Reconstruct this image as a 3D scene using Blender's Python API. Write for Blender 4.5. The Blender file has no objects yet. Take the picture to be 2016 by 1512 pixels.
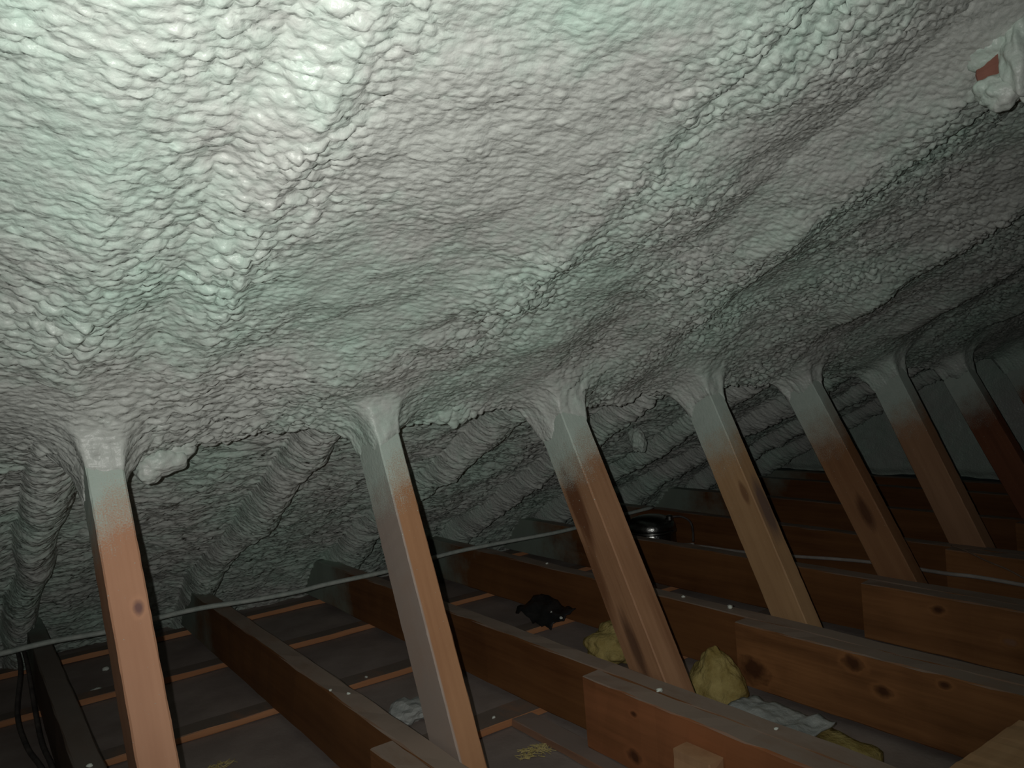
import bpy, bmesh, math, random
import numpy as np
from mathutils import Vector, Matrix

sc = bpy.context.scene
COL = sc.collection
random.seed(7)

# ------------------------------------------------------------------ camera, world, light, exposure
CAM = Vector((0.0, 0.0, 0.7613))
RV = Vector((0.8164, -0.5720, -0.0789)); UV = Vector((0.0695, -0.0384, 0.9968)); FV = Vector((0.5732, 0.8193, -0.0084))
cd = bpy.data.cameras.new('camera'); cam = bpy.data.objects.new('camera', cd); COL.objects.link(cam)
cd.sensor_width = 36.0; cd.sensor_fit = 'HORIZONTAL'
cd.lens = 1570.13 / 2016 * 36.0
cd.clip_start = 0.01
m = Matrix((RV, UV, -FV)).transposed().to_4x4(); m.translation = CAM
cam.matrix_world = m
sc.camera = cam

w = bpy.data.worlds.new('world'); sc.world = w; w.use_nodes = True
w.node_tree.nodes['Background'].inputs[0].default_value = (0.55, 0.75, 0.7, 1)
w.node_tree.nodes['Background'].inputs[1].default_value = 0.002

# the phone's flash, two centimetres left of and a little above the lens
ld = bpy.data.lights.new('phone_flash', 'SPOT'); fl = bpy.data.objects.new('phone_flash', ld); COL.objects.link(fl)
ld.energy = 34.5; ld.shadow_soft_size = 0.003; ld.color = (1.0, 0.995, 0.945)
ld.spot_size = math.radians(110); ld.spot_blend = 1.0
fm = m @ Matrix.Rotation(math.radians(4), 4, 'Y') @ Matrix.Rotation(math.radians(9), 4, 'X'); fm.translation = CAM - 0.024 * RV + 0.009 * UV
fl.matrix_world = fm

vs = sc.view_settings
vs.view_transform = 'Standard'; vs.look = 'None'; vs.gamma = 1.0; vs.use_curve_mapping = False
vs.exposure = 0.0
sc.cycles.max_bounces = 5; sc.cycles.diffuse_bounces = 3; sc.cycles.glossy_bounces = 3

# ------------------------------------------------------------------ node helpers
def new_mat(name, rough=0.7, spec=0.3):
    mt = bpy.data.materials.new(name); mt.use_nodes = True
    b = mt.node_tree.nodes['Principled BSDF']
    b.inputs['Roughness'].default_value = rough
    b.inputs['Specular IOR Level'].default_value = spec
    return mt, mt.node_tree, b

def nd(nt, t, **kw):
    n = nt.nodes.new(t)
    for k, v in kw.items():
        if k.startswith('i_'):
            n.inputs[k[2:].replace('_', ' ')].default_value = v
        else:
            setattr(n, k, v)
    return n

def ramp(nt, fac, pts):
    r = nt.nodes.new('ShaderNodeValToRGB')
    e = r.color_ramp.elements
    while len(e) < len(pts): e.new(0.5)
    for i, (p, c) in enumerate(pts):
        e[i].position = p; e[i].color = c if len(c) == 4 else (*c, 1)
    nt.links.new(fac, r.inputs[0])
    return r.outputs[0]

def maprange(nt, v, a, b, c=0.0, d=1.0):
    n = nt.nodes.new('ShaderNodeMapRange')
    nt.links.new(v, n.inputs[0])
    for i, x in enumerate((a, b, c, d)): n.inputs[i + 1].default_value = x
    return n.outputs[0]

def math_(nt, op, a, b=None):
    n = nt.nodes.new('ShaderNodeMath'); n.operation = op
    for i, x in enumerate((a, b)):
        if x is None: continue
        if isinstance(x, (int, float)): n.inputs[i].default_value = x
        else: nt.links.new(x, n.inputs[i])
    return n.outputs[0]

def mix(nt, fac, a, b, mode='MIX'):
    n = nt.nodes.new('ShaderNodeMix'); n.data_type = 'RGBA'; n.blend_type = mode
    for sock, x in ((n.inputs[0], fac), (n.inputs[6], a), (n.inputs[7], b)):
        if isinstance(x, (int, float)): sock.default_value = x
        elif isinstance(x, tuple): sock.default_value = (*x, 1) if len(x) == 3 else x
        else: nt.links.new(x, sock)
    return n.outputs[2]

def noise(nt, vec, scale, detail=4.0, rough=0.55):
    n = nt.nodes.new('ShaderNodeTexNoise')
    n.inputs['Scale'].default_value = scale; n.inputs['Detail'].default_value = detail; n.inputs['Roughness'].default_value = rough
    nt.links.new(vec, n.inputs['Vector'])
    return n.outputs[0]

def scaled(nt, vec, s, off=(0, 0, 0)):
    n = nt.nodes.new('ShaderNodeMapping')
    n.inputs['Scale'].default_value = s; n.inputs['Location'].default_value = off
    nt.links.new(vec, n.inputs['Vector'])
    return n.outputs[0]

FOAM_A = (0.54, 0.69, 0.605); FOAM_B = (0.58, 0.605, 0.57)

# ------------------------------------------------------------------ materials
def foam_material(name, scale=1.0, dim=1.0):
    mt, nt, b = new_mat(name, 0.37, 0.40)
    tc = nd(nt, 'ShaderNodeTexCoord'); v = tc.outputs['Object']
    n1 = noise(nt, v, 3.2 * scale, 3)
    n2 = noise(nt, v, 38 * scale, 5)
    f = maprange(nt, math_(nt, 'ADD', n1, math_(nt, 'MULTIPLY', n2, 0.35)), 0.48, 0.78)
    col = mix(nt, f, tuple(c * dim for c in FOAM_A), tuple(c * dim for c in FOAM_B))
    nt.links.new(col, b.inputs['Base Color'])
    # fine skin of the foam
    vs_ = scaled(nt, v, (55, 110, 110))
    vo = nd(nt, 'ShaderNodeTexVoronoi', feature='SMOOTH_F1'); vo.inputs['Smoothness'].default_value = 0.35
    wv = nd(nt, 'ShaderNodeMix', data_type='VECTOR')
    wv.inputs[0].default_value = 0.25
    nz = nt.nodes.new('ShaderNodeTexNoise'); nz.inputs['Scale'].default_value = 1.2; nt.links.new(vs_, nz.inputs['Vector'])
    nt.links.new(vs_, wv.inputs[4]); nt.links.new(nz.outputs['Color'], wv.inputs[5])
    nt.links.new(wv.outputs[1], vo.inputs['Vector']); vo.inputs['Scale'].default_value = 1.6
    h = math_(nt, 'ADD', math_(nt, 'MULTIPLY', vo.outputs['Distance'], -1.0), math_(nt, 'MULTIPLY', noise(nt, v, 320, 3), 0.35))
    bp = nd(nt, 'ShaderNodeBump'); bp.inputs['Strength'].default_value = 0.75; bp.inputs['Distance'].default_value = 0.0022
    nt.links.new(h, bp.inputs['Height']); nt.links.new(bp.outputs[0], b.inputs['Normal'])
    return mt

def wood_material(name, base, dark, axis=2, knots=(), coat=None, grey=None, dust=None, spray_y=None, stain=None, seed=0.0, contrast=1.0, rough=0.62, blotch=None):
    """axis: local axis of the grain.  coat: (t0, t1) local z where foam overspray starts / is full.
    dust: colour settled on upward faces.  spray_y: world-like local y where joists carry overspray.
    stain: (centre, radii, colour)."""
    mt, nt, b = new_mat(name, rough, 0.25)
    tc = nd(nt, 'ShaderNodeTexCoord'); v = tc.outputs['Object']
    s = [28.0, 28.0, 28.0]; s[axis] = 1.6
    g = noise(nt, scaled(nt, v, tuple(s), (seed, seed * 1.7, seed * .6)), 1.0, 5, 0.6)
    s2 = [130.0, 130.0, 130.0]; s2[axis] = 5.0
    g2 = noise(nt, scaled(nt, v, tuple(s2), (seed, 0, 0)), 1.0, 3)
    g3 = noise(nt, scaled(nt, v, (4.5, 4.5, 4.5), (seed * 2, 1, 0)), 1.0, 3)
    t = math_(nt, 'ADD', math_(nt, 'MULTIPLY', g, 0.55), math_(nt, 'ADD', math_(nt, 'MULTIPLY', g2, 0.2), math_(nt, 'MULTIPLY', g3, 0.35)))
    t = maprange(nt, t, 0.55 - 0.125 / contrast, 0.55 + 0.125 / contrast)
    s3 = [9.0, 9.0, 9.0]; s3[axis] = 0.55
    st = maprange(nt, noise(nt, scaled(nt, v, tuple(s3), (seed * 5, 3, seed)), 1.0, 4, 0.6), 0.38, 0.62)
    col = mix(nt, t, dark, base)
    col = mix(nt, math_(nt, 'MULTIPLY', st, 0.4), col, tuple(c * f for c, f in zip(base, (1.25, 1.3, 1.3))))
    if blotch:
        bl = maprange(nt, noise(nt, scaled(nt, v, tuple(9.0 if i != axis else 3.0 for i in range(3)), (seed * 3, 2, 5)), 1.0, 4, 0.65), 0.5, 0.68)
        col = mix(nt, math_(nt, 'MULTIPLY', bl, 0.8), col, blotch)
    for (kp, kr, kc) in knots:
        ds = [1.0, 1.0, 1.0]; ds[axis] = 0.62
        mp = scaled(nt, v, tuple(d / kr for d in ds), tuple(-p * d / kr for p, d in zip(kp, ds)))
        ln = nd(nt, 'ShaderNodeVectorMath', operation='LENGTH'); nt.links.new(mp, ln.inputs[0])
        dd = math_(nt, 'ADD', ln.outputs['Value'], math_(nt, 'MULTIPLY', math_(nt, 'SUBTRACT', noise(nt, v, 45, 4), 0.5), 1.1))
        core = maprange(nt, dd, 0.45, 1.05, 1.0, 0.0)
        ring = math_(nt, 'MULTIPLY', maprange(nt, dd, 1.0, 1.12), maprange(nt, dd, 1.25, 1.7, 1.0, 0.0))
        col = mix(nt, math_(nt, 'MULTIPLY', ring, 0.35), col, tuple(min(1, c * 1.25) for c in base))
        col = mix(nt, math_(nt, 'MULTIPLY', core, 0.85), col, kc)
    if stain:
        for (c_, r_, sc_) in stain:
            mp = scaled(nt, v, tuple(1 / r for r in r_), tuple(-p / r for p, r in zip(c_, r_)))
            ln = nd(nt, 'ShaderNodeVectorMath', operation='LENGTH'); nt.links.new(mp, ln.inputs[0])
            dd = math_(nt, 'ADD', ln.outputs['Value'], math_(nt, 'MULTIPLY', math_(nt, 'SUBTRACT', noise(nt, scaled(nt, v, tuple(s), (seed, 3, 1)), 1.0, 5), 0.5), 2.2))
            col = mix(nt, math_(nt, 'MULTIPLY', maprange(nt, dd, 0.55, 1.1, 1.0, 0.0), 0.85), col, sc_)
    sep = nd(nt, 'ShaderNodeSeparateXYZ'); nt.links.new(v, sep.inputs[0])
    if grey:      # weathered skin on the local -x face
        gx = maprange(nt, sep.outputs[0], 0.0015, 0.004, 1.0, 0.0)
        gm = math_(nt, 'MULTIPLY', gx, maprange(nt, noise(nt, v, 9, 5), 0.25, 0.5, 0.75, 1.0))
        col = mix(nt, gm, col, grey)
    if dust:      # settled dust lies on the faces turned up
        geo = nd(nt, 'ShaderNodeNewGeometry'); sg = nd(nt, 'ShaderNodeSeparateXYZ'); nt.links.new(geo.outputs['True Normal'], sg.inputs[0])
        dm = math_(nt, 'MULTIPLY', maprange(nt, sg.outputs[2], 0.6, 0.9), maprange(nt, noise(nt, scaled(nt, v, (14, 5, 14), (seed, 0, 0)), 1, 5, 0.7), 0.25, 0.5, 0.55, 1.0))
        col = mix(nt, dm, col, dust)
    hspray = None
    if coat:
        wob = math_(nt, 'MULTIPLY', math_(nt, 'SUBTRACT', noise(nt, v, 26, 4), 0.5), 0.10)
        fin = math_(nt, 'MULTIPLY', math_(nt, 'SUBTRACT', noise(nt, v, 420, 2), 0.5), 0.16)
        zz = math_(nt, 'ADD', sep.outputs[2], math_(nt, 'ADD', wob, fin))
        zz = math_(nt, 'SUBTRACT', zz, math_(nt, 'MULTIPLY', sep.outputs[0], 0.7))
        hspray = maprange(nt, zz, coat[0], coat[1])
        sp = maprange(nt, noise(nt, v, 300, 1), 0.74, 0.78)
        sp = math_(nt, 'MULTIPLY', sp, maprange(nt, sep.outputs[2], coat[0] - 0.4, coat[0], 0.0, 0.9))
        hspray = math_(nt, 'MAXIMUM', hspray, sp)
        col = mix(nt, hspray, col, mix(nt, noise(nt, v, 40, 3), (0.43, 0.52, 0.465), (0.54, 0.605, 0.55)))
    if spray_y:
        wob = math_(nt, 'MULTIPLY', math_(nt, 'SUBTRACT', noise(nt, v, 5, 5, 0.65), 0.5), 0.7)
        yy = math_(nt, 'ADD', sep.outputs[1], wob)
        hs = math_(nt, 'MULTIPLY', maprange(nt, yy, spray_y[0], spray_y[1]), 0.85)
        col = mix(nt, hs, col, (0.30, 0.38, 0.33))
    nt.links.new(col, b.inputs['Base Color'])
    bp = nd(nt, 'ShaderNodeBump'); bp.inputs['Strength'].default_value = 0.35; bp.inputs['Distance'].default_value = 0.0012
    hh = math_(nt, 'ADD', g, math_(nt, 'MULTIPLY', g2, 0.5))
    if hspray is not None:
        hh = math_(nt, 'ADD', hh, math_(nt, 'MULTIPLY', math_(nt, 'MULTIPLY', noise(nt, v, 150, 3), hspray), 2.5))
    nt.links.new(hh, bp.inputs['Height']); nt.links.new(bp.outputs[0], b.inputs['Normal'])
    return mt

def plain(name, c1, c2, scale=30, rough=0.7, spec=0.3, metal=0.0, bump=0.0, bscale=None, detail=5):
    mt, nt, b = new_mat(name, rough, spec)
    b.inputs['Metallic'].default_value = metal
    tc = nd(nt, 'ShaderNodeTexCoord'); v = tc.outputs['Object']
    n = noise(nt, v, scale, detail, 0.6)
    nt.links.new(mix(nt, maprange(nt, n, 0.35, 0.65), c1, c2), b.inputs['Base Color'])
    if bump:
        bp = nd(nt, 'ShaderNodeBump'); bp.inputs['Strength'].default_value = 1.0; bp.inputs['Distance'].default_value = bump
        nt.links.new(noise(nt, v, bscale or scale, 4), bp.inputs['Height']); nt.links.new(bp.outputs[0], b.inputs['Normal'])
    return mt

M_FOAM = foam_material('spray_foam')
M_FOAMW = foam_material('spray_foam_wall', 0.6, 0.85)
M_DRY = plain('dusty_plasterboard', (0.25, 0.205, 0.185), (0.36, 0.30, 0.27), 5, 0.85, 0.15, bump=0.0008, bscale=120)
M_CRUMB = plain('foam_crumb', (0.70, 0.78, 0.70), (0.78, 0.80, 0.74), 90, 0.5, 0.3, bump=0.001, bscale=300)
M_CABLE = plain('oversprayed_cable', (0.40, 0.46, 0.42), (0.56, 0.60, 0.55), 45, 0.6, 0.3, bump=0.001, bscale=200)
M_CABLEW = plain('white_cable', (0.34, 0.31, 0.28), (0.46, 0.42, 0.39), 25, 0.45, 0.4)
M_DARKCAB = plain('dark_cable', (0.05, 0.045, 0.045), (0.13, 0.11, 0.10), 25, 0.6, 0.3)
M_YELLOW = plain('glass_wool', (0.30, 0.22, 0.07), (0.50, 0.40, 0.16), 26, 0.95, 0.05, bump=0.004, bscale=130)
M_PAPER = plain('pale_facing', (0.34, 0.36, 0.35), (0.48, 0.49, 0.47), 30, 0.7, 0.2, bump=0.004, bscale=60)
M_BLACK = plain('black_plastic', (0.012, 0.012, 0.013), (0.03, 0.028, 0.028), 30, 0.4, 0.4)
M_TIN = plain('hammered_tin', (0.20, 0.205, 0.20), (0.30, 0.30, 0.29), 20, 0.26, 0.5, metal=1.0, bump=0.0012, bscale=85)
M_TINSEAM = plain('tin_seam', (0.22, 0.22, 0.21), (0.3, 0.3, 0.29), 20, 0.3, 0.5, metal=1.0)

# ------------------------------------------------------------------ object helpers
def link(name, me, mat=None, parent=None):
    o = bpy.data.objects.new(name, me); COL.objects.link(o)
    if mat: me.materials.append(mat)
    if parent: o.parent = parent
    return o

def bm_obj(name, bm, mat=None, parent=None, smooth=False):
    me = bpy.data.meshes.new(name); bm.normal_update(); bm.to_mesh(me); bm.free()
    if smooth: me.polygons.foreach_set('use_smooth', [True] * len(me.polygons))
    return link(name, me, mat, parent)

def tag(o, label=None, cat=None, group=None, kind=None):
    if label: o['label'] = label
    if cat: o['category'] = cat
    if group: o['group'] = group
    if kind: o['kind'] = kind
    return o

def empty(name, loc):
    o = bpy.data.objects.new(name, None); COL.objects.link(o); o.location = loc; o.empty_display_size = 0.05
    return o

def board_bm(x0, x1, y0, y1, z0, z1, axis, seg=24, wob=0.0012, bev=0.0025, seed=0, bottoms=None):
    """a sawn board: a long box with eased, slightly uneven edges"""
    rnd = random.Random(seed)
    lo = [x0, y0, z0]; hi = [x1, y1, z1]
    a, b_ = [i for i in range(3) if i != axis]
    bm = bmesh.new(); rings = []
    for k in range(seg + 1):
        t = k / seg; ring = []
        e = bev
        prof = [(lo[a] + e, lo[b_]), (hi[a] - e, lo[b_]), (hi[a], lo[b_] + e), (hi[a], hi[b_] - e), (hi[a] - e, hi[b_]), (lo[a] + e, hi[b_]), (lo[a], hi[b_] - e), (lo[a], lo[b_] + e)]
        for (p, q) in prof:
            c = [0, 0, 0]; c[axis] = lo[axis] + t * (hi[axis] - lo[axis])
            c[a] = p + rnd.uniform(-wob, wob); c[b_] = q + rnd.uniform(-wob, wob)
            ring.append(bm.verts.new(c))
        rings.append(ring)
    for r0, r1 in zip(rings, rings[1:]):
        for i in range(8):
            bm.faces.new((r0[i], r0[(i + 1) % 8], r1[(i + 1) % 8], r1[i]))
    bm.faces.new(rings[0][::-1]); bm.faces.new(rings[-1])
    bmesh.ops.recalc_face_normals(bm, faces=bm.faces[:])
    return bm

def tube_bm(pts, rad, sides=10, sub=6, flat=1.0):
    P = [Vector(p) for p in pts]; out = []
    for i in range(len(P) - 1):
        p0 = P[max(i - 1, 0)]; p1 = P[i]; p2 = P[i + 1]; p3 = P[min(i + 2, len(P) - 1)]
        for k in range(sub):
            t = k / sub
            out.append(0.5 * ((2 * p1) + (p2 - p0) * t + (2 * p0 - 5 * p1 + 4 * p2 - p3) * t * t + (3 * p1 - p0 - 3 * p2 + p3) * t ** 3))
    out.append(P[-1])
    bm = bmesh.new(); rings = []
    for i, p in enumerate(out):
        d = (out[min(i + 1, len(out) - 1)] - out[max(i - 1, 0)]).normalized()
        up = Vector((0, 0, 1))
        if abs(d.dot(up)) > 0.95: up = Vector((0, 1, 0))
        s = d.cross(up).normalized(); u = s.cross(d)
        rr = rad(i / (len(out) - 1)) if callable(rad) else rad
        rings.append([bm.verts.new(p + s * math.cos(2 * math.pi * k / sides) * rr + u * math.sin(2 * math.pi * k / sides) * rr * flat) for k in range(sides)])
    for a, b in zip(rings, rings[1:]):
        for k in range(sides): bm.faces.new((a[k], a[(k + 1) % sides], b[(k + 1) % sides], b[k]))
    bm.faces.new(rings[0][::-1]); bm.faces.new(rings[-1])
    bmesh.ops.recalc_face_normals(bm, faces=bm.faces[:])
    return bm

# ------------------------------------------------------------------ numpy noise
def h2(ix, iy, seed):
    n = (ix.astype(np.int64) * 374761393 + iy.astype(np.int64) * 668265263 + seed * 1442695041) & 0xFFFFFFFF
    n = ((n ^ (n >> 13)) * 1274126177) & 0xFFFFFFFF
    n = (n ^ (n >> 16)) & 0xFFFFFFFF
    return n.astype(np.float64) / 4294967295.0

def vnoise(x, y, seed=0):
    ix = np.floor(x); iy = np.floor(y); fx = x - ix; fy = y - iy
    fx = fx * fx * fx * (fx * (fx * 6 - 15) + 10); fy = fy * fy * fy * (fy * (fy * 6 - 15) + 10)
    ix = ix.astype(np.int64); iy = iy.astype(np.int64)
    a = h2(ix, iy, seed); b = h2(ix + 1, iy, seed); c = h2(ix, iy + 1, seed); d = h2(ix + 1, iy + 1, seed)
    return (a + (b - a) * fx) * (1 - fy) + (c + (d - c) * fx) * fy - 0.5

def fbm(x, y, seed=0, oct=4):
    o = 0; a = 1.0
    for k in range(oct):
        o = o + a * vnoise(x * 2 ** k + 13.7 * k, y * 2 ** k - 7.3 * k, seed + k * 17); a *= 0.5
    return o

def worley(x, y, seed=0):
    ix = np.floor(x).astype(np.int64); iy = np.floor(y).astype(np.int64)
    f1 = np.full(x.shape, 9.0); f2 = np.full(x.shape, 9.0); cell = np.zeros(x.shape)
    for dx in (-1, 0, 1):
        for dy in (-1, 0, 1):
            cx = ix + dx; cy = iy + dy
            px = cx + h2(cx, cy, seed); py = cy + h2(cx, cy, seed + 101)
            d = (px - x) ** 2 + (py - y) ** 2
            cl = d < f1
            f2 = np.where(cl, f1, np.minimum(f2, d)); cell = np.where(cl, h2(cx, cy, seed + 57), cell); f1 = np.where(cl, d, f1)
    return np.sqrt(f1), np.sqrt(f2), cell

def sstep(a, b, x):
    t = np.clip((x - a) / (b - a), 0, 1); return t * t * (3 - 2 * t)

# ------------------------------------------------------------------ roof foam (the sloping ceiling)
TH = math.radians(24.8); CT, ST = math.cos(TH), math.sin(TH)
ORG = Vector((0, 1.4, 0.7613))
POSTS = {1: [0.1675, 1.1089, 0.4259, -0.0248, -0.0111, 0.0513, 0.09], 2: [0.6231, 1.1221, 0.4106, 0.0128, 0.0269, 0.0463, 0.0906],
         3: [1.0728, 1.1046, 0.4399, -0.0153, -0.0305, 0.0616, 0.0955], 4: [1.5425, 1.123, 0.4134, 0.0004, -0.0079, 0.048, 0.0911],
         5: [1.9917, 1.1096, 0.4566, -0.0095, 0.0403, 0.047, 0.0941], 6: [2.4069, 1.1236, 0.4062, -0.0023, -0.0144, 0.0511, 0.0976],
         7: [2.8639, 1.1136, 0.445, -0.0016, -0.0053, 0.0483, 0.095], 8: [3.3264, 1.1201, 0.4326, 0.0, 0.0, 0.046, 0.09]}
ZJ = 0.162       # top of the joists

def post_frame(k):
    r, j, th, si, tw, wr, wd = POSTS[k]
    ax = Vector((math.sin(si), math.sin(th) * math.cos(si), math.cos(th) * math.cos(si)))
    x = Vector((math.cos(tw), math.sin(tw), 0)); x -= ax * x.dot(ax); x.normalize()
    y = ax.cross(x)
    return Vector((r, j, ZJ)), ax, x, y, wr, wd

def to_roof(P):
    d = P - ORG
    return P.x, d.y * CT - d.z * ST, -(d.y * ST + d.z * CT)

NEAR = [(-1, .0), (-.35, .0), (-.2, .03), (-.1, -.01), (.0, -.03), (.05, -.026), (.10, .002), (.145, .026), (.2, .008), (.25, -.008), (.285, .012), (.318, .026), (.36, .010), (.45, .0), (.6, .004), (.72, .014),
        (.79, .018), (.835, .006), (.87, .006), (.91, .014), (1.0, .008), (1.1, -.012), (1.18, .012), (1.25, .036), (1.31, .034), (1.375, -.006), (1.5, -.02), (1.62, -.01),
        (1.74, .018), (1.83, .042), (1.87, .036), (1.93, -.006), (2.05, -.02), (2.18, .006), (2.3, .042), (2.345, .036), (2.41, -.008), (2.55, -.022), (2.68, .002), (2.78, .042),
        (2.83, .03), (2.89, -.01), (3.05, -.02), (3.18, .01), (3.28, .04), (3.34, -.005), (3.6, -.01)]
RAFT = [-.86, -.36, .135, .645, 1.15, 1.62, 2.1, 2.56, 3.02, 3.45]

def foam_offset(r, s):
    wr_ = 0.03 * fbm(r * 3.1, s * 2.3, 3, 3)
    ws_ = 0.04 * fbm(r * 3.3, s * 3.1, 5, 3)
    rn = r + wr_
    near = np.interp(rn.ravel(), [a for a, _ in NEAR], [b for _, b in NEAR]).reshape(r.shape)
    fade = sstep(-.02, -.30, s)
    near = near * (0.25 + 0.75 * fade) * (.62 + .5 * np.clip(fbm(r * 2.6, s * 3.4, 12, 3), -.6, .8)) + .010 * fbm(r * 7, s * 9, 14, 3)
    near = near - .007 * np.exp(-((r - .823) / .010) ** 2) * sstep(-.72, -.84, s)
    # beyond the purlin the foam lies deeper, with the rafters standing out as rolls
    far = np.full(r.shape, -.058)
    for i, c in enumerate(RAFT):
        d = (rn - c + .03 * sstep(.9, 1.35, s) - .012 * vnoise(s * 9, s * 0 + i, 15)) / (.056 + .01 * math.sin(i * 2.1))
        far = np.maximum(far, -.058 + (.055 + .03 * sstep(1.1, 1.45, s)) * np.clip(1 - d * d, 0, 1) ** .6)
    far = far + .018 * fbm(r * 9, s * 5, 21, 4)
    # purlin: lip that hangs below both
    lipedge = .095 + .05 * fbm(r * 5.5, s * 0 + 2.2, 9, 4) + .012 * vnoise(r * 40, s * 0, 4)
    leftfade = sstep(.07, .19, r)
    lip = (.006 + .022 * sstep(-.22, .04, s + ws_)) * (0.35 + 0.65 * leftfade)
    t = sstep(0, 1, (s - lipedge + .1 * (1 - leftfade)) / (.035 + .45 * (1 - leftfade)))
    far = far + .022 * (1 - leftfade)
    n = near + lip - .006 * fade
    n = n * (1 - t) + far * t
    n = n + .28 * np.clip(s - 1.40, 0, 1)
    # ends of the rolls and single lumps on the near side
    for (br, bs, rr, rs_, bh) in ((1.25, -.56, .045, .09, .022), (1.83, -.34, .05, .10, .026), (2.27, -.25, .05, .12, .022), (.80, -.47, .05, .05, .014), (.76, -.34, .06, .03, .008), (.70, -.20, .05, .03, .012),
                                  (.86, .085, .06, .025, .022), (1.17, .09, .05, .022, .02), (1.02, .10, .05, .02, .018), (.70, .085, .05, .02, .012), (1.37, .10, .05, .02, .02), (1.62, .10, .06, .02, .02), (.26, .1, .05, .03, .02), (2.0, .1, .07, .02, .02), (.55, -.12, .12, .08, .018), (.95, -.2, .1, .07, .02)):
        n = n + bh * np.exp(-((r - br) / rr) ** 2 - ((s - bs) / rs_) ** 2)
    # foam drawn down round the head of each strut
    for k in POSTS:
        P0, ax, x, y, wr, wd = post_frame(k)
        L = 0.58
        pr, ps, pn = to_roof(P0 + ax * L)
        dr = np.maximum(np.maximum(pr - r, r - (pr + wr)), 0); ds = np.maximum(np.maximum(ps - s, s - (ps + wd)), 0)
        d = np.hypot(dr, ds)
        mod = 1 + 0.5 * fbm(r * 16, s * 16, 40 + k, 2)
        n = n + (.060 * np.exp(-d / .011) + .022 * np.exp(-(d / .045) ** 1.5)) * mod
        g = np.clip(r - (pr + wr), 0, 9)
        n = n + .036 * np.exp(-g / .055) * np.exp(-((s - ps - .055) / .042) ** 2) * sstep(-.012, .006, r - (pr + wr)) * (1 + .8 * fbm(r * 22, s * 22, 47 + k, 2))
    n = n + .010 * fbm(r * 8, s * 8, 50, 4)
    # wrinkles and pebbles of the foam skin
    q1 = fbm(r * 14, s * 22, 61, 3); q2 = fbm(r * 16, s * 18, 62, 3)
    flow = s + 0.35 * n + .016 * q1
    patch = np.clip(0.62 + 1.25 * fbm(r * 4.2, s * 5.2, 70, 3), .12, 1.25)
    smoothz = np.clip(1.3 * np.exp(-((r - .56) / .17) ** 4), 0, 1) * sstep(-.08, -.38, s)
    patch = patch * (1 - .72 * smoothz) * (1 - .35 * np.exp(-((r - .02) / .07) ** 2))
    peb = np.clip(np.exp(-((r - .315) / .05) ** 2) * sstep(-.12, -.35, s) + .55 * np.exp(-((r - .2) / .05) ** 2) * sstep(-.3, -.5, s)
                  + np.exp(-((s - .085) / .045) ** 2) * .8 + np.clip(fbm(r * 2.2, s * 3.5, 71, 2) * 2.2 - .25, 0, 1) + .7 * np.exp(-((rn - 1.27) / .06) ** 2) + .6 * np.exp(-((rn - .86) / .05) ** 2), 0, 1)
    peb = peb * (1 - .85 * smoothz)
    f1, f2, c = worley((r + .012 * q2) / .036, flow / .0115, 80)
    wr1 = (1 - np.exp(-2.8 * (f2 - f1))) * (.55 + .9 * c)
    f1, f2, c = worley((r + .010 * q2) / .024, (s + .010 * q1) / .0155, 90)
    pb1 = (1 - np.exp(-3.0 * (f2 - f1))) * (.45 + 1.1 * c)
    f1, f2, c = worley((r + .006 * q2) / .016, (flow + .006 * q2) / .0068, 95)
    sm1 = (1 - np.exp(-3.0 * (f2 - f1)))
    farz = sstep(.08, .2, s)
    patch = patch * (1 - .3 * farz) + .45 * farz
    f1, f2, c = worley((r + .020 * q2) / .085, (flow + .010 * q2) / .0135, 120)
    wr2 = (1 - np.exp(-2.6 * (f2 - f1))) * (.45 + 1.1 * c)
    n = n + farz * .0095 * wr2
    patch = patch * (1 - .55 * farz); peb = peb * (1 - .8 * sstep(.12, .2, s))
    n = n + .0088 * patch * wr1 * (1 - peb) + .0115 * peb * pb1 * (0.45 + .55 * patch) + (.0030 - .0012 * farz) * sm1 * (1 - .35 * smoothz) + .0030 * fbm(r * 60, flow * 110, 99, 2) * patch
    return n

def axis_pts(segs):
    out = []
    for a, b, d0, d1 in segs:
        x = a
        while x < b - 1e-6:
            out.append(x); x += d0 + (d1 - d0) * (x - a) / (b - a)
    out.append(segs[-1][1])
    return np.array(out)

def grid_mesh(name, co, nr, ns, flip=False):
    me = bpy.data.meshes.new(name)
    idx = np.arange(nr * ns).reshape(ns, nr)
    q = np.stack([idx[:-1, :-1], idx[:-1, 1:], idx[1:, 1:], idx[1:, :-1]], -1).reshape(-1, 4)
    if flip: q = q[:, ::-1]
    me.vertices.add(nr * ns); me.vertices.foreach_set('co', co.reshape(-1).astype(np.float32))
    nq = len(q)
    me.loops.add(nq * 4); me.loops.foreach_set('vertex_index', q.reshape(-1).astype(np.int32))
    me.polygons.add(nq); me.polygons.foreach_set('loop_start', (np.arange(nq) * 4).astype(np.int32))
    me.polygons.foreach_set('use_smooth', np.ones(nq, dtype=bool))
    me.update(calc_edges=True); me.validate()
    return me

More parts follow.
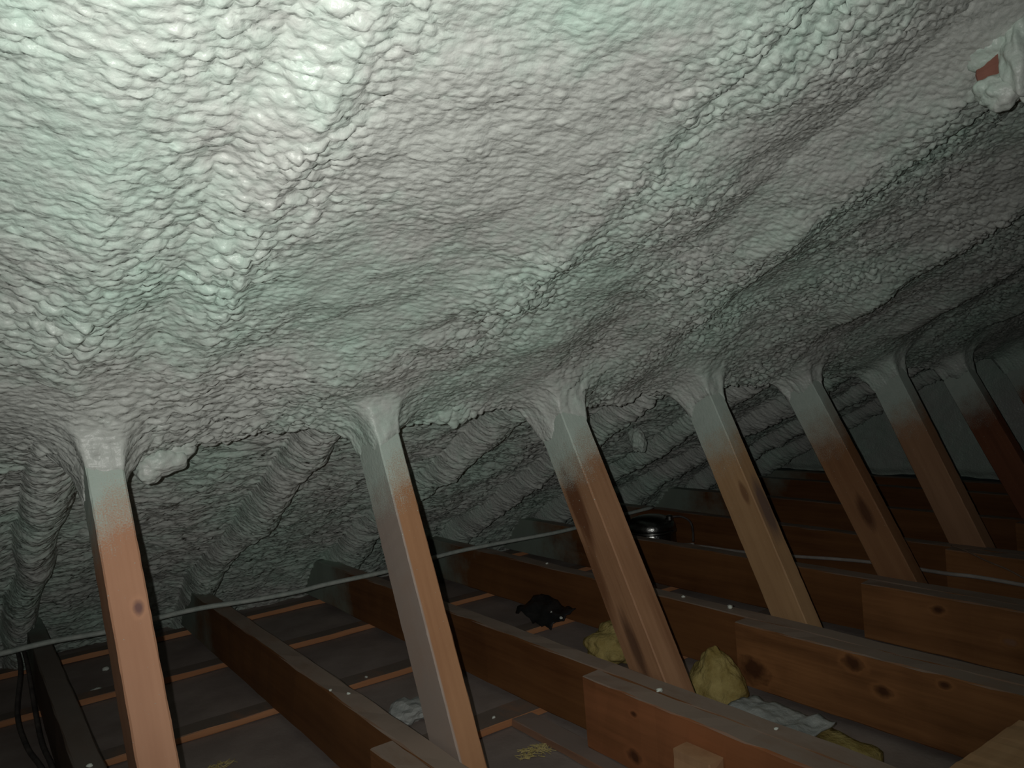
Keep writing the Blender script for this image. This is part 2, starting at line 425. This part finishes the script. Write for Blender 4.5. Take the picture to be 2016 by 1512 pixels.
ra = axis_pts([(-1.0, -.06, .03, .008), (-.06, 1.5, .0028, .0030), (1.5, 3.63, .003, .0085)])
sa = axis_pts([(-2.2, -1.12, .03, .006), (-1.12, .35, .0028, .0028), (.35, 2.0, .0034, .0042)])
Rg, Sg = np.meshgrid(ra, sa)
Ng = foam_offset(Rg, Sg)
for k in POSTS:          # rings in the foam drawn down round the struts
    P0, ax, x, y, wr, wd = post_frame(k)
    pr, ps, pn = to_roof(P0 + ax * .58)
    dr = Rg - (pr + wr / 2); ds = Sg - (ps + wd / 2)
    d = np.hypot(np.maximum(np.abs(dr) - wr / 2, 0), np.maximum(np.abs(ds) - wd / 2, 0))
    ln = np.hypot(dr, ds) + 1e-6
    amp = np.where(d > .0015, np.exp(-d / .03), 0) * (.0035 * vnoise(Ng * 95 + 3 * vnoise(dr * 30, ds * 30, 3), np.arctan2(ds, dr) * 2.5, 130 + k) + .003 * vnoise(Ng * 30, np.arctan2(ds, dr) * 2.0, 140 + k))
    amp = np.where(np.isfinite(amp), amp, 0) * 1.6
    Rg = Rg + amp * dr / ln; Sg = Sg + amp * ds / ln
co = np.stack([Rg, 1.4 + Sg * CT - Ng * ST, .7613 - Sg * ST - Ng * CT], -1)
roof = link('ceiling', grid_mesh('ceiling', co, len(ra), len(sa), flip=True), M_FOAM)
tag(roof, 'pale green wrinkled spray foam covering the sloping underside of the roof', 'ceiling', kind='structure')

def blob_bm(c, size, seed, sub=4, rough=0.25, ax=None, taper=0.0):
    bm = bmesh.new(); bmesh.ops.create_icosphere(bm, subdivisions=sub, radius=1.0)
    from mathutils import noise as mn
    for v in bm.verts:
        p = v.co.copy()
        f = 1 + rough * mn.noise(p * 1.3 + Vector((seed, 0, 0))) + rough * .5 * mn.noise(p * 3.1 + Vector((0, seed, 0)))
        tp = 1 - taper * (p.z * .5 + .5)
        v.co = Vector((p.x * size[0] * tp, p.y * size[1] * tp, p.z * size[2])) * f
        if ax: v.co = ax @ v.co
        v.co += Vector(c)
    return bm

# ------------------------------------------------------------------ floor, gable wall
bm = bmesh.new()
nx, ny = 48, 40
g = [[bm.verts.new((-1.0 + 4.7 * i / nx, -.7 + 4.0 * j / ny, 0.0015 * math.sin(i * 1.7) * math.cos(j * 1.3))) for i in range(nx + 1)] for j in range(ny + 1)]
for j in range(ny):
    for i in range(nx): bm.faces.new((g[j][i], g[j][i + 1], g[j + 1][i + 1], g[j + 1][i]))
fl_o = bm_obj('floor', bm, M_DRY)
tag(fl_o, 'dusty grey plasterboard seen between the ceiling joists', 'floor', kind='structure')

ya = np.linspace(-.6, 3.0, 300); ta = np.linspace(0, 1, 160)
Yg, Tg = np.meshgrid(ya, ta)
zb = .165 + .012 * fbm(Yg * 9, Yg * 0, 5, 3)
zt = np.maximum(.7613 - (Yg - 1.4) * math.tan(TH) + .10, zb + .03)
Zg = zb + Tg * (zt - zb)
Xg = 3.60 - .02 * sstep(0, .04, Zg - zb) - .02 * fbm(Yg * 4, Zg * 4, 8, 3) - .004 * np.exp(-fbm(Yg * 30, Zg * 30, 9, 2) ** 2 * 8)
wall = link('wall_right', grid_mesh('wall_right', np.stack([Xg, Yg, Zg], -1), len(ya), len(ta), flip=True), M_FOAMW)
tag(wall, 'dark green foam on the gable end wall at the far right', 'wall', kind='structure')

# ------------------------------------------------------------------ joists
DUST = (0.30, 0.23, 0.185)
JB = (0.20, 0.085, 0.030); JD = (0.12, 0.046, 0.016)
RK = lambda k: 0.1674 + 0.45 * (k - 1)
KC = (0.055, 0.02, 0.010)
M_JOIST = wood_material('joist_wood', JB, JD, axis=1, dust=DUST, spray_y=(2.45, 2.72), seed=1.3, contrast=1.15)
M_JOIST1 = wood_material('joist_wood_grey', (0.16, 0.105, 0.075), (0.10, 0.07, 0.055), axis=1, dust=(0.17, 0.14, 0.12), spray_y=(2.4, 2.65), seed=4.3, contrast=1.15)
def joist(k, y0, y1, x0, x1, mat, label, seed):
    o = bm_obj('ceiling_joist', board_bm(x0, x1, y0, y1, .019, ZJ, 1, seg=40, seed=seed), mat)
    return tag(o, label, 'joist', 'ceiling joists running to the eave')
FARL = {1: 'grey dusty ceiling joist at the left edge, left of the nearest strut', 2: 'ceiling joist meeting the foot of the second strut from the left, running to the eave',
        3: 'ceiling joist running under the green-dusted cable to the foot of the dark-stained third strut', 4: 'ceiling joist running to the foot of the pale fourth strut, behind the yellow insulation',
        5: 'dark ceiling joist just in front of the round metal lamp housing', 6: 'dark ceiling joist behind the round metal lamp housing',
        7: 'very dark ceiling joist at the foot of the seventh strut', 8: 'farthest ceiling joist in the dark by the gable wall'}
for k in range(1, 9):
    joist(k, .55 if k > 1 else .3, 3.02, RK(k) - .045, RK(k), M_JOIST1 if k == 1 else M_JOIST, FARL[k], k)
knots_near = {2: [((0, 1.05, .08), .012, KC)],
              3: [((.977, 1.098, .048), .013, KC), ((.977, 1.092, .13), .006, KC)],
              4: [((1.427, 1.185, .062), .030, KC), ((1.427, .934, .141), .015, KC), ((1.427, .874, .10), .012, KC), ((1.427, .754, .145), .008, KC)],
              5: [((1.877, .997, .13), .011, KC), ((1.877, .838, .088), .010, (.3, .16, .10))]}
NEARL = {2: 'near joist end lapped against the joist at the second strut, bottom edge of the photo', 3: 'large reddish near joist lapped at the third strut, small wood block on its side',
         4: 'orange near joist with three big knots lapped at the fourth strut', 5: 'dark near joist with a pale scar lapped at the fifth strut',
         6: 'dark near joist lapped at the sixth strut beside a thin wire', 7: 'near joist lapped at the seventh strut in the dark'}
ends = {2: 1.25, 3: 1.235, 4: 1.228, 5: 1.19, 6: 1.2, 7: 1.2}
for k in range(2, 8):
    mt = wood_material('near_joist_wood_%d' % k, (0.32, 0.142, 0.055) if k != 3 else (0.31, 0.118, 0.05), (0.14, 0.058, 0.022), axis=1, dust=DUST, knots=knots_near.get(k, ()), seed=k * 2.7, contrast=1.15)
    joist(k, -.35, ends[k], RK(k) - .0905, RK(k) - .0455, mt, NEARL[k], 20 + k)
tag(bm_obj('ceiling_joist', board_bm(3.53, 3.57, -.35, 2.95, .019, .16, 1, seg=20, seed=44), M_JOIST), 'dark end joist lying along the foot of the gable wall', 'joist', 'ceiling joists running to the eave')

# ------------------------------------------------------------------ furring strips under the joists
M_STRIP = wood_material('strip_wood', (0.50, 0.235, 0.115), (0.36, 0.155, 0.07), axis=0, dust=(0.20, 0.16, 0.135), seed=2.2)
STL = ['nearest thin furring strip across the plasterboard, right of the second strut', 'second thin furring strip across the plasterboard from the camera', 'third thin furring strip, midway between struts and eave',
       'fourth thin furring strip just in front of the eave foam']
for i, (y, wd) in enumerate(((1.455, .075), (1.915, .06), (2.355, .055), (2.78, .05))):
    o = bm_obj('furring_strip', board_bm(-.6, 3.5, y, y + wd, .0022, .0185, 0, seg=60, seed=60 + i, wob=.0008, bev=.0015), M_STRIP)
    tag(o, STL[i], 'wood strip', 'furring strips under the joists')

o = bm_obj('nailing_strip', board_bm(.945, 1.0, .55, 1.452, .0022, .0185, 1, seg=20, seed=71, wob=.001, bev=.0015), wood_material('nailer_wood', (.34, .19, .12), (.26, .14, .09), axis=1, dust=(.26, .205, .18), seed=5.1))
tag(o, 'thin dusty wood strip lying along the foot of the reddish near joist', 'wood strip')

# ------------------------------------------------------------------ roof struts
STRUT = {1: dict(base=(0.52, 0.27, 0.165), dark=(0.42, 0.20, 0.115), coat=(.425, .51), knots=[((.036, 0, .344), .008, (.16, .08, .08))], label='nearest bright orange strut at the left, with one dark knot'),
         2: dict(base=(0.42, 0.22, 0.115), dark=(0.32, 0.155, 0.078), coat=(.41, .50), grey=(0.36, 0.29, 0.25), label='second strut from the left, grey weathered side and tan front'),
         3: dict(base=(0.37, 0.20, 0.11), dark=(0.22, 0.105, 0.052), coat=(.41, .50), contrast=1.2, stain=[((0, .06, .38), (.03, .03, .10), (.12, .045, .02)), ((0, .05, .07), (.02, .022, .10), (.10, .05, .03)), ((.0, .08, .22), (.02, .02, .12), (.17, .075, .035))], label='third strut, dark water-stained side, standing by yellow insulation'),
         4: dict(base=(0.46, 0.28, 0.145), dark=(0.33, 0.185, 0.09), coat=(.38, .49), stain=[((.03, .0, .26), (.025, .025, .09), (.14, .09, .075)), ((.0, .02, .31), (.012, .012, .03), (.2, .1, .05))], contrast=1.1, label='fourth strut, pale yellowish wood with brown streaks'),
         5: dict(base=(0.30, 0.15, 0.072), dark=(0.20, 0.09, 0.042), coat=(.37, .52), stain=[((0, .04, .2), (.02, .02, .06), (.08, .03, .015))], label='fifth strut, dark brown wood below a foam-covered head'),
         6: dict(base=(0.38, 0.21, 0.12), dark=(0.27, 0.14, 0.075), coat=(.38, .49), label='sixth strut, light brown, in front of the dark gable wall'),
         7: dict(base=(0.24, 0.09, 0.045), dark=(0.16, 0.058, 0.028), coat=(.37, .50), label='seventh strut, dark red brown, cut by the right edge of the photo'),
         8: dict(base=(0.34, 0.12, 0.05), dark=(0.2, 0.06, 0.025), coat=(.43, .50), label='farthest strut, only its grey foamed head seen at the right edge')}
for k in POSTS:
    P0, ax, x, y, wr, wd = post_frame(k)
    d = dict(STRUT[k]); lab = d.pop('label')
    mt = wood_material('strut_wood_%d' % k, axis=2, seed=k * 3.1, **d)
    bm = board_bm(0, wr, 0, wd, -.19, .70, 2, seg=60, seed=80 + k, wob=.0004, bev=.0025)
    M = Matrix((x, y, ax)).transposed()
    for v in bm.verts:
        if v.co.z < -.05:        # foot cut level to stand on the plasterboard
            zmin = (0.0015 - ZJ - (x * v.co.x + y * v.co.y).z) / ax.z
            v.co.z = max(v.co.z, zmin)
    o = bm_obj('roof_strut', bm, mt)
    o.matrix_world = Matrix.Translation(P0) @ M.to_4x4()
    tag(o, lab, 'wooden post', 'row of struts propping the roof')

# ------------------------------------------------------------------ cables
c1 = [(-.35, 2.40, .171), (-.1, 2.40, .172), (.051, 2.397, .172), (.163, 2.406, .172), (.314, 2.385, .170), (.423, 2.41, .171), (.543, 2.403, .173), (.679, 2.375, .170), (.81, 2.357, .170), (.895, 2.36, .172),
      (1.095, 2.352, .172), (1.229, 2.39, .170), (1.398, 2.405, .172), (1.603, 2.392, .171), (1.835, 2.361, .172), (2.1, 2.40, .171), (2.36, 2.42, .172)]
tag(bm_obj('electric_cable', tube_bm(c1, .0095, 10, 6, .75), M_CABLE, smooth=True), 'green-dusted cable crossing over the joists in front of the eave', 'cable')
c2 = [(2.255, 2.11, .075), (2.29, 2.2, .055), (2.316, 2.1, .055), (2.315, 1.956, .058), (2.315, 1.716, .073), (2.315, 1.56, .086), (2.315, 1.427, .094), (2.30, 1.30, .10), (2.266, 1.17, .109), (2.264, 1.09, .113), (2.264, .968, .110), (2.264, .75, .10), (2.264, .5, .09)]
tag(bm_obj('electric_cable', tube_bm(c2, .0058, 8, 5), M_CABLEW, smooth=True), 'white cable running right from the lamp housing along a dark joist', 'cable')
c3 = [(2.367, 1.20, .166), (2.33, 1.15, .168), (2.25, 1.05, .165), (2.21, .98, .16), (2.14, .88, .15), (2.0, .72, .1655), (1.95, .66, .1655)]
tag(bm_obj('thin_wire', tube_bm(c3, .0022, 6, 5), plain('thin_wire', (.25, .17, .12), (.34, .24, .18), 20), smooth=True), 'thin brown wire slanting down from the foot of the sixth strut', 'wire')
for i, (xo, lab) in enumerate(((.112, 'dark loose cable lying along the side of the leftmost joist'), (.096, 'second dark cable sagging outward beside the leftmost joist'))):
    pts = [(xo, 2.75, .11), (xo, 2.5, .10), (xo - .004 - .02 * i, 2.25, .06), (xo - .006 - .012 * i, 2.05, .045), (xo, 1.85, .05), (xo - .004, 1.6, .04), (xo, 1.3, .03), (xo, .9, .03)]
    tag(bm_obj('electric_cable', tube_bm(pts, .0055, 8, 5), M_DARKCAB, smooth=True), lab, 'cable')

# ------------------------------------------------------------------ round lamp housing between the fifth and sixth joist
def lathe_bm(prof, n=48):
    bm = bmesh.new(); rings = [[bm.verts.new((r * math.cos(2 * math.pi * k / n), r * math.sin(2 * math.pi * k / n), z)) for k in range(n)] for r, z in prof]
    for a, b in zip(rings, rings[1:]):
        for k in range(n): bm.faces.new((a[k], a[(k + 1) % n], b[(k + 1) % n], b[k]))
    bm.faces.new(rings[0][::-1]); bm.faces.new(rings[-1])
    bmesh.ops.recalc_face_normals(bm, faces=bm.faces[:])
    return bm
lamp = empty('lamp_housing', (2.15, 2.22, .0015))
tag(lamp, 'round hammered metal lamp housing behind the dark-stained third strut', 'lamp housing')
bm_obj('can_body', lathe_bm([(.088, 0), (.089, .01), (.089, .128), (.087, .132)]), M_TIN, lamp, True)
bm_obj('dome_lid', lathe_bm([(.091, .137), (.092, .143), (.090, .156), (.083, .170), (.070, .181), (.05, .188), (.02, .192), (.004, .1925)]), M_TIN, lamp, True)
bm_obj('seam_band', lathe_bm([(.088, .127), (.0935, .129), (.0935, .136), (.09, .139)]), M_TINSEAM, lamp, True)
wh = bm_obj('conduit_whip', tube_bm([(.03, -.07, .186), (.06, -.10, .186), (.085, -.12, .165), (.097, -.12, .13), (.103, -.112, .085)], .004, 8, 5), M_DARKCAB, lamp, True)
bm_obj('cable_clamp', lathe_bm([(.011, 0), (.013, .004), (.013, .018), (.008, .022)], 12), M_TINSEAM, wh).location = (.03, -.07, .172)

# ------------------------------------------------------------------ insulation, litter
tag(bm_obj('insulation_scrap', blob_bm((1.335, 1.55, .062), (.080, .085, .048), 3.3, rough=.32, sub=5, taper=.35), M_YELLOW, smooth=True), 'yellow glass wool clump behind the foot of the third strut, on its left', 'insulation')
tag(bm_obj('insulation_scrap', blob_bm((1.335, 1.215, .060), (.075, .085, .064), 8.1, rough=.24, sub=5, taper=.55), M_YELLOW, smooth=True), 'yellow pointed glass wool clump right of the third strut foot', 'insulation')
batt = empty('insulation_batt', (1.225, .945, .0015))
tag(batt, 'strip of insulation with pale facing lying between the two big near joists', 'insulation')
def sheet_bm(w, l, th, seed, nx=14, ny=26, crumple=.012):
    bm = bmesh.new(); top = []; bot = []
    for j in range(ny + 1):
        rt = []; rb = []
        for i in range(nx + 1):
            u, v = i / nx - .5, j / ny - .5
            e = float(fbm(np.array([u * 4 + seed]), np.array([v * 7.0 + seed]), 7, 3)[0])
            edge = 1 + .10 * float(vnoise(np.array([v * 9.0 + seed]), np.array([seed * 1.0]), 3)[0])
            z = crumple * e
            rt.append(bm.verts.new((u * w * edge, v * l, th + z))); rb.append(bm.verts.new((u * w * edge, v * l, z * (1 if th < .01 else 0))))
        top.append(rt); bot.append(rb)
    for j in range(ny):
        for i in range(nx):
            bm.faces.new((top[j][i], top[j][i + 1], top[j + 1][i + 1], top[j + 1][i]))
            bm.faces.new((bot[j][i], bot[j + 1][i], bot[j + 1][i + 1], bot[j][i + 1]))
    for j in range(ny):
        for i in (0, nx): bm.faces.new((top[j][i], top[j + 1][i], bot[j + 1][i], bot[j][i]))
    for i in range(nx):
        for j in (0, ny): bm.faces.new((top[j][i], top[j][i + 1], bot[j][i + 1], bot[j][i]))
    bmesh.ops.recalc_face_normals(bm, faces=bm.faces[:])
    return bm
b1 = bm_obj('wool_core', sheet_bm(.15, .28, .055, 2.2, crumple=.016), M_YELLOW, batt, True)
b2 = bm_obj('pale_facing', sheet_bm(.12, .19, .004, 5.2, crumple=.012), M_PAPER, batt, True); b2.location = (.012, .045, .070)
tag(b2, 'pale grey facing sheet')

blk = bm_obj('plastic_scrap', sheet_bm(.10, .21, .003, 9.1, nx=8, ny=12, crumple=.022), M_BLACK, smooth=True)
blk.location = (1.42, 1.95, .048); blk.rotation_euler = (0.05, -.30, -.12)
tag(blk, 'crumpled black plastic scrap with white specks lying left of the third strut', 'plastic scrap')

M_TUFT = plain('loose_fibre', (.42, .34, .13), (.52, .43, .2), 60, .95, .05)
def tuft_bm(n, rad, seed):
    rnd = random.Random(seed); bm = bmesh.new()
    for k in range(n):
        a = rnd.uniform(0, 6.28); r = rad * rnd.random() ** .7; cx, cy = r * math.cos(a), r * math.sin(a) * .6
        d = rnd.uniform(0, 6.28); l = rnd.uniform(.008, .022)
        pts = [(cx + math.cos(d) * l * (t - .5) + rnd.uniform(-.002, .002), cy + math.sin(d) * l * (t - .5), .001 + .008 * rnd.random() * (1 - r / rad)) for t in (0, .5, 1)]
        t = tube_bm(pts, .0008, 4, 2)
        me = bpy.data.meshes.new('t'); t.to_mesh(me); t.free(); bm.from_mesh(me); bpy.data.meshes.remove(me)
    return bm
for (p, n, rad, lab) in (((.915, 1.325, .002), 110, .045, 'yellow tuft of loose glass wool on the plasterboard right of the second strut'),
                         ((.40, 1.74, .002), 50, .03, 'faint yellow fibres on the plasterboard right of the nearest strut')):
    o = bm_obj('fibre_tuft', tuft_bm(n, rad, int(p[0] * 100)), M_TUFT); o.location = p
    tag(o, lab, 'fibre tuft')
tag(bm_obj('paper_scrap', blob_bm((.80, 1.66, .02), (.045, .05, .022), 4.4, rough=.5, sub=3), M_PAPER), 'pale crumpled scrap tucked against the left side of the second strut foot', 'paper scrap')

# ------------------------------------------------------------------ loose and nailed timber
M_BLOCK = wood_material('block_wood', (0.50, 0.30, 0.17), (0.38, 0.21, 0.11), axis=2, seed=6.6)
o = bm_obj('wood_block', board_bm(.940, .9755, .882, .962, .002, .122, 2, seg=8, seed=5, wob=.001), M_BLOCK)
tag(o, 'small pale wood block against the side of the reddish near joist, bottom edge', 'wood block')
M_BRACE = wood_material('brace_wood', (0.50, 0.30, 0.16), (0.38, 0.21, 0.10), axis=0, seed=7.6, contrast=1.2)
o = bm_obj('cross_board', board_bm(.5, 1.222, .478, .545, ZJ + .0012, ZJ + .049, 0, seg=40, seed=6, wob=.0014), M_BRACE)
tag(o, 'pale board end reaching over the near joist in the bottom right corner', 'board')

# ------------------------------------------------------------------ foam-coated hanger at the right edge
hg = empty('wooden_hanger', (1.20, .50, 1.09))
tag(hg, 'foam-coated wooden stub hanging from the roof at the right edge', 'wooden hanger')
mh = wood_material('hanger_wood', (0.30, 0.13, 0.095), (0.2, 0.085, 0.065), axis=2, seed=3.9)
bm_obj('stub', board_bm(.0, .09, -.008, .028, .012, .16, 2, seg=20, seed=9), mh, hg)
fo = bm_obj('foam_coat', blob_bm((.03, -.026, .062), (.050, .030, .072), 5.5, sub=5, rough=.3), M_FOAM, hg, True)
tag(fo, 'pale green foam crust')
bm_obj('foam_tip', blob_bm((.012, .004, .014), (.030, .028, .026), 2.5, sub=4, rough=.35), M_FOAM, hg, True)
bm_obj('foam_cap', blob_bm((.012, .014, .090), (.034, .034, .040), 7.5, sub=4, rough=.3), M_FOAM, hg, True)

# ------------------------------------------------------------------ foam lumps hanging from the roof lip (parts of the foam ceiling)
def lump(c, size, seed, rough=.3, tilt=0.0):
    o = bm_obj('foam_lump', blob_bm(c, size, seed, sub=5, rough=rough, ax=Matrix.Rotation(-TH, 3, 'X')), M_FOAM, roof, True)
    return o
lump((.285, 1.475, .668), (.040, .030, .030), 1.2, .2)
lump((.31, 1.48, .683), (.032, .028, .026), 2.9, .2)
lump((.262, 1.47, .655), (.022, .02, .028), 6.2, .15)
lump((1.82, 1.915, .525), (.026, .03, .04), 4.1)

# ------------------------------------------------------------------ crumbs of foam
CR = [((.145, 1.535, ZJ), .0045, 'white foam crumb on top of the leftmost grey joist, bottom edge'),
      ((.578, 1.545, ZJ), .0032, 'left one of two white foam crumbs on the second joist'), ((.597, 1.50, ZJ), .0034, 'right one of two white foam crumbs on the second joist'),
      ((1.025, 1.07, ZJ), .0055, 'white foam crumb on the lapped joist beside the third strut foot'), ((1.50, 1.30, ZJ), .0065, 'white foam crumb on the joist left of the fourth strut foot'),
      ((1.498, 1.45, ZJ), .004, 'small foam crumb on the fourth joist, farther from its strut'), ((1.045, .83, ZJ), .0032, 'foam crumb on the reddish near joist at the bottom'),
      ((.92, 1.485, .0185), .004, 'foam crumb on the nearest furring strip right of the second strut'), ((.82, 1.93, .0185), .0036, 'foam crumb on the furring strip between second and third joist'),
      ((.262, 2.43, .0015), .012, 'pale foam crumb on the plasterboard left of the nearest strut'), ((.31, 2.62, .0015), .008, 'flat foam crumb near the eave left of the nearest strut'),
      ((1.50, 2.03, ZJ), .004, 'tiny foam crumb on the fourth joist left of the third strut'), ((1.42, 1.92, .046), .005, 'upper white speck on the black plastic scrap'), ((1.41, 1.86, .044), .005, 'lower white speck on the black plastic scrap')]
for i, (p, r, lab) in enumerate(CR):
    bm = blob_bm((0, 0, 0), (r * 1.3, r, r * .7), i * 1.7, sub=2, rough=.5)
    o = bm_obj('foam_crumb', bm, M_CRUMB, smooth=True); o.location = (p[0], p[1], p[2] + r * .6); o.rotation_euler = (0, 0, i)
    tag(o, lab, 'foam crumb', 'foam crumbs scattered on the joists and boards')
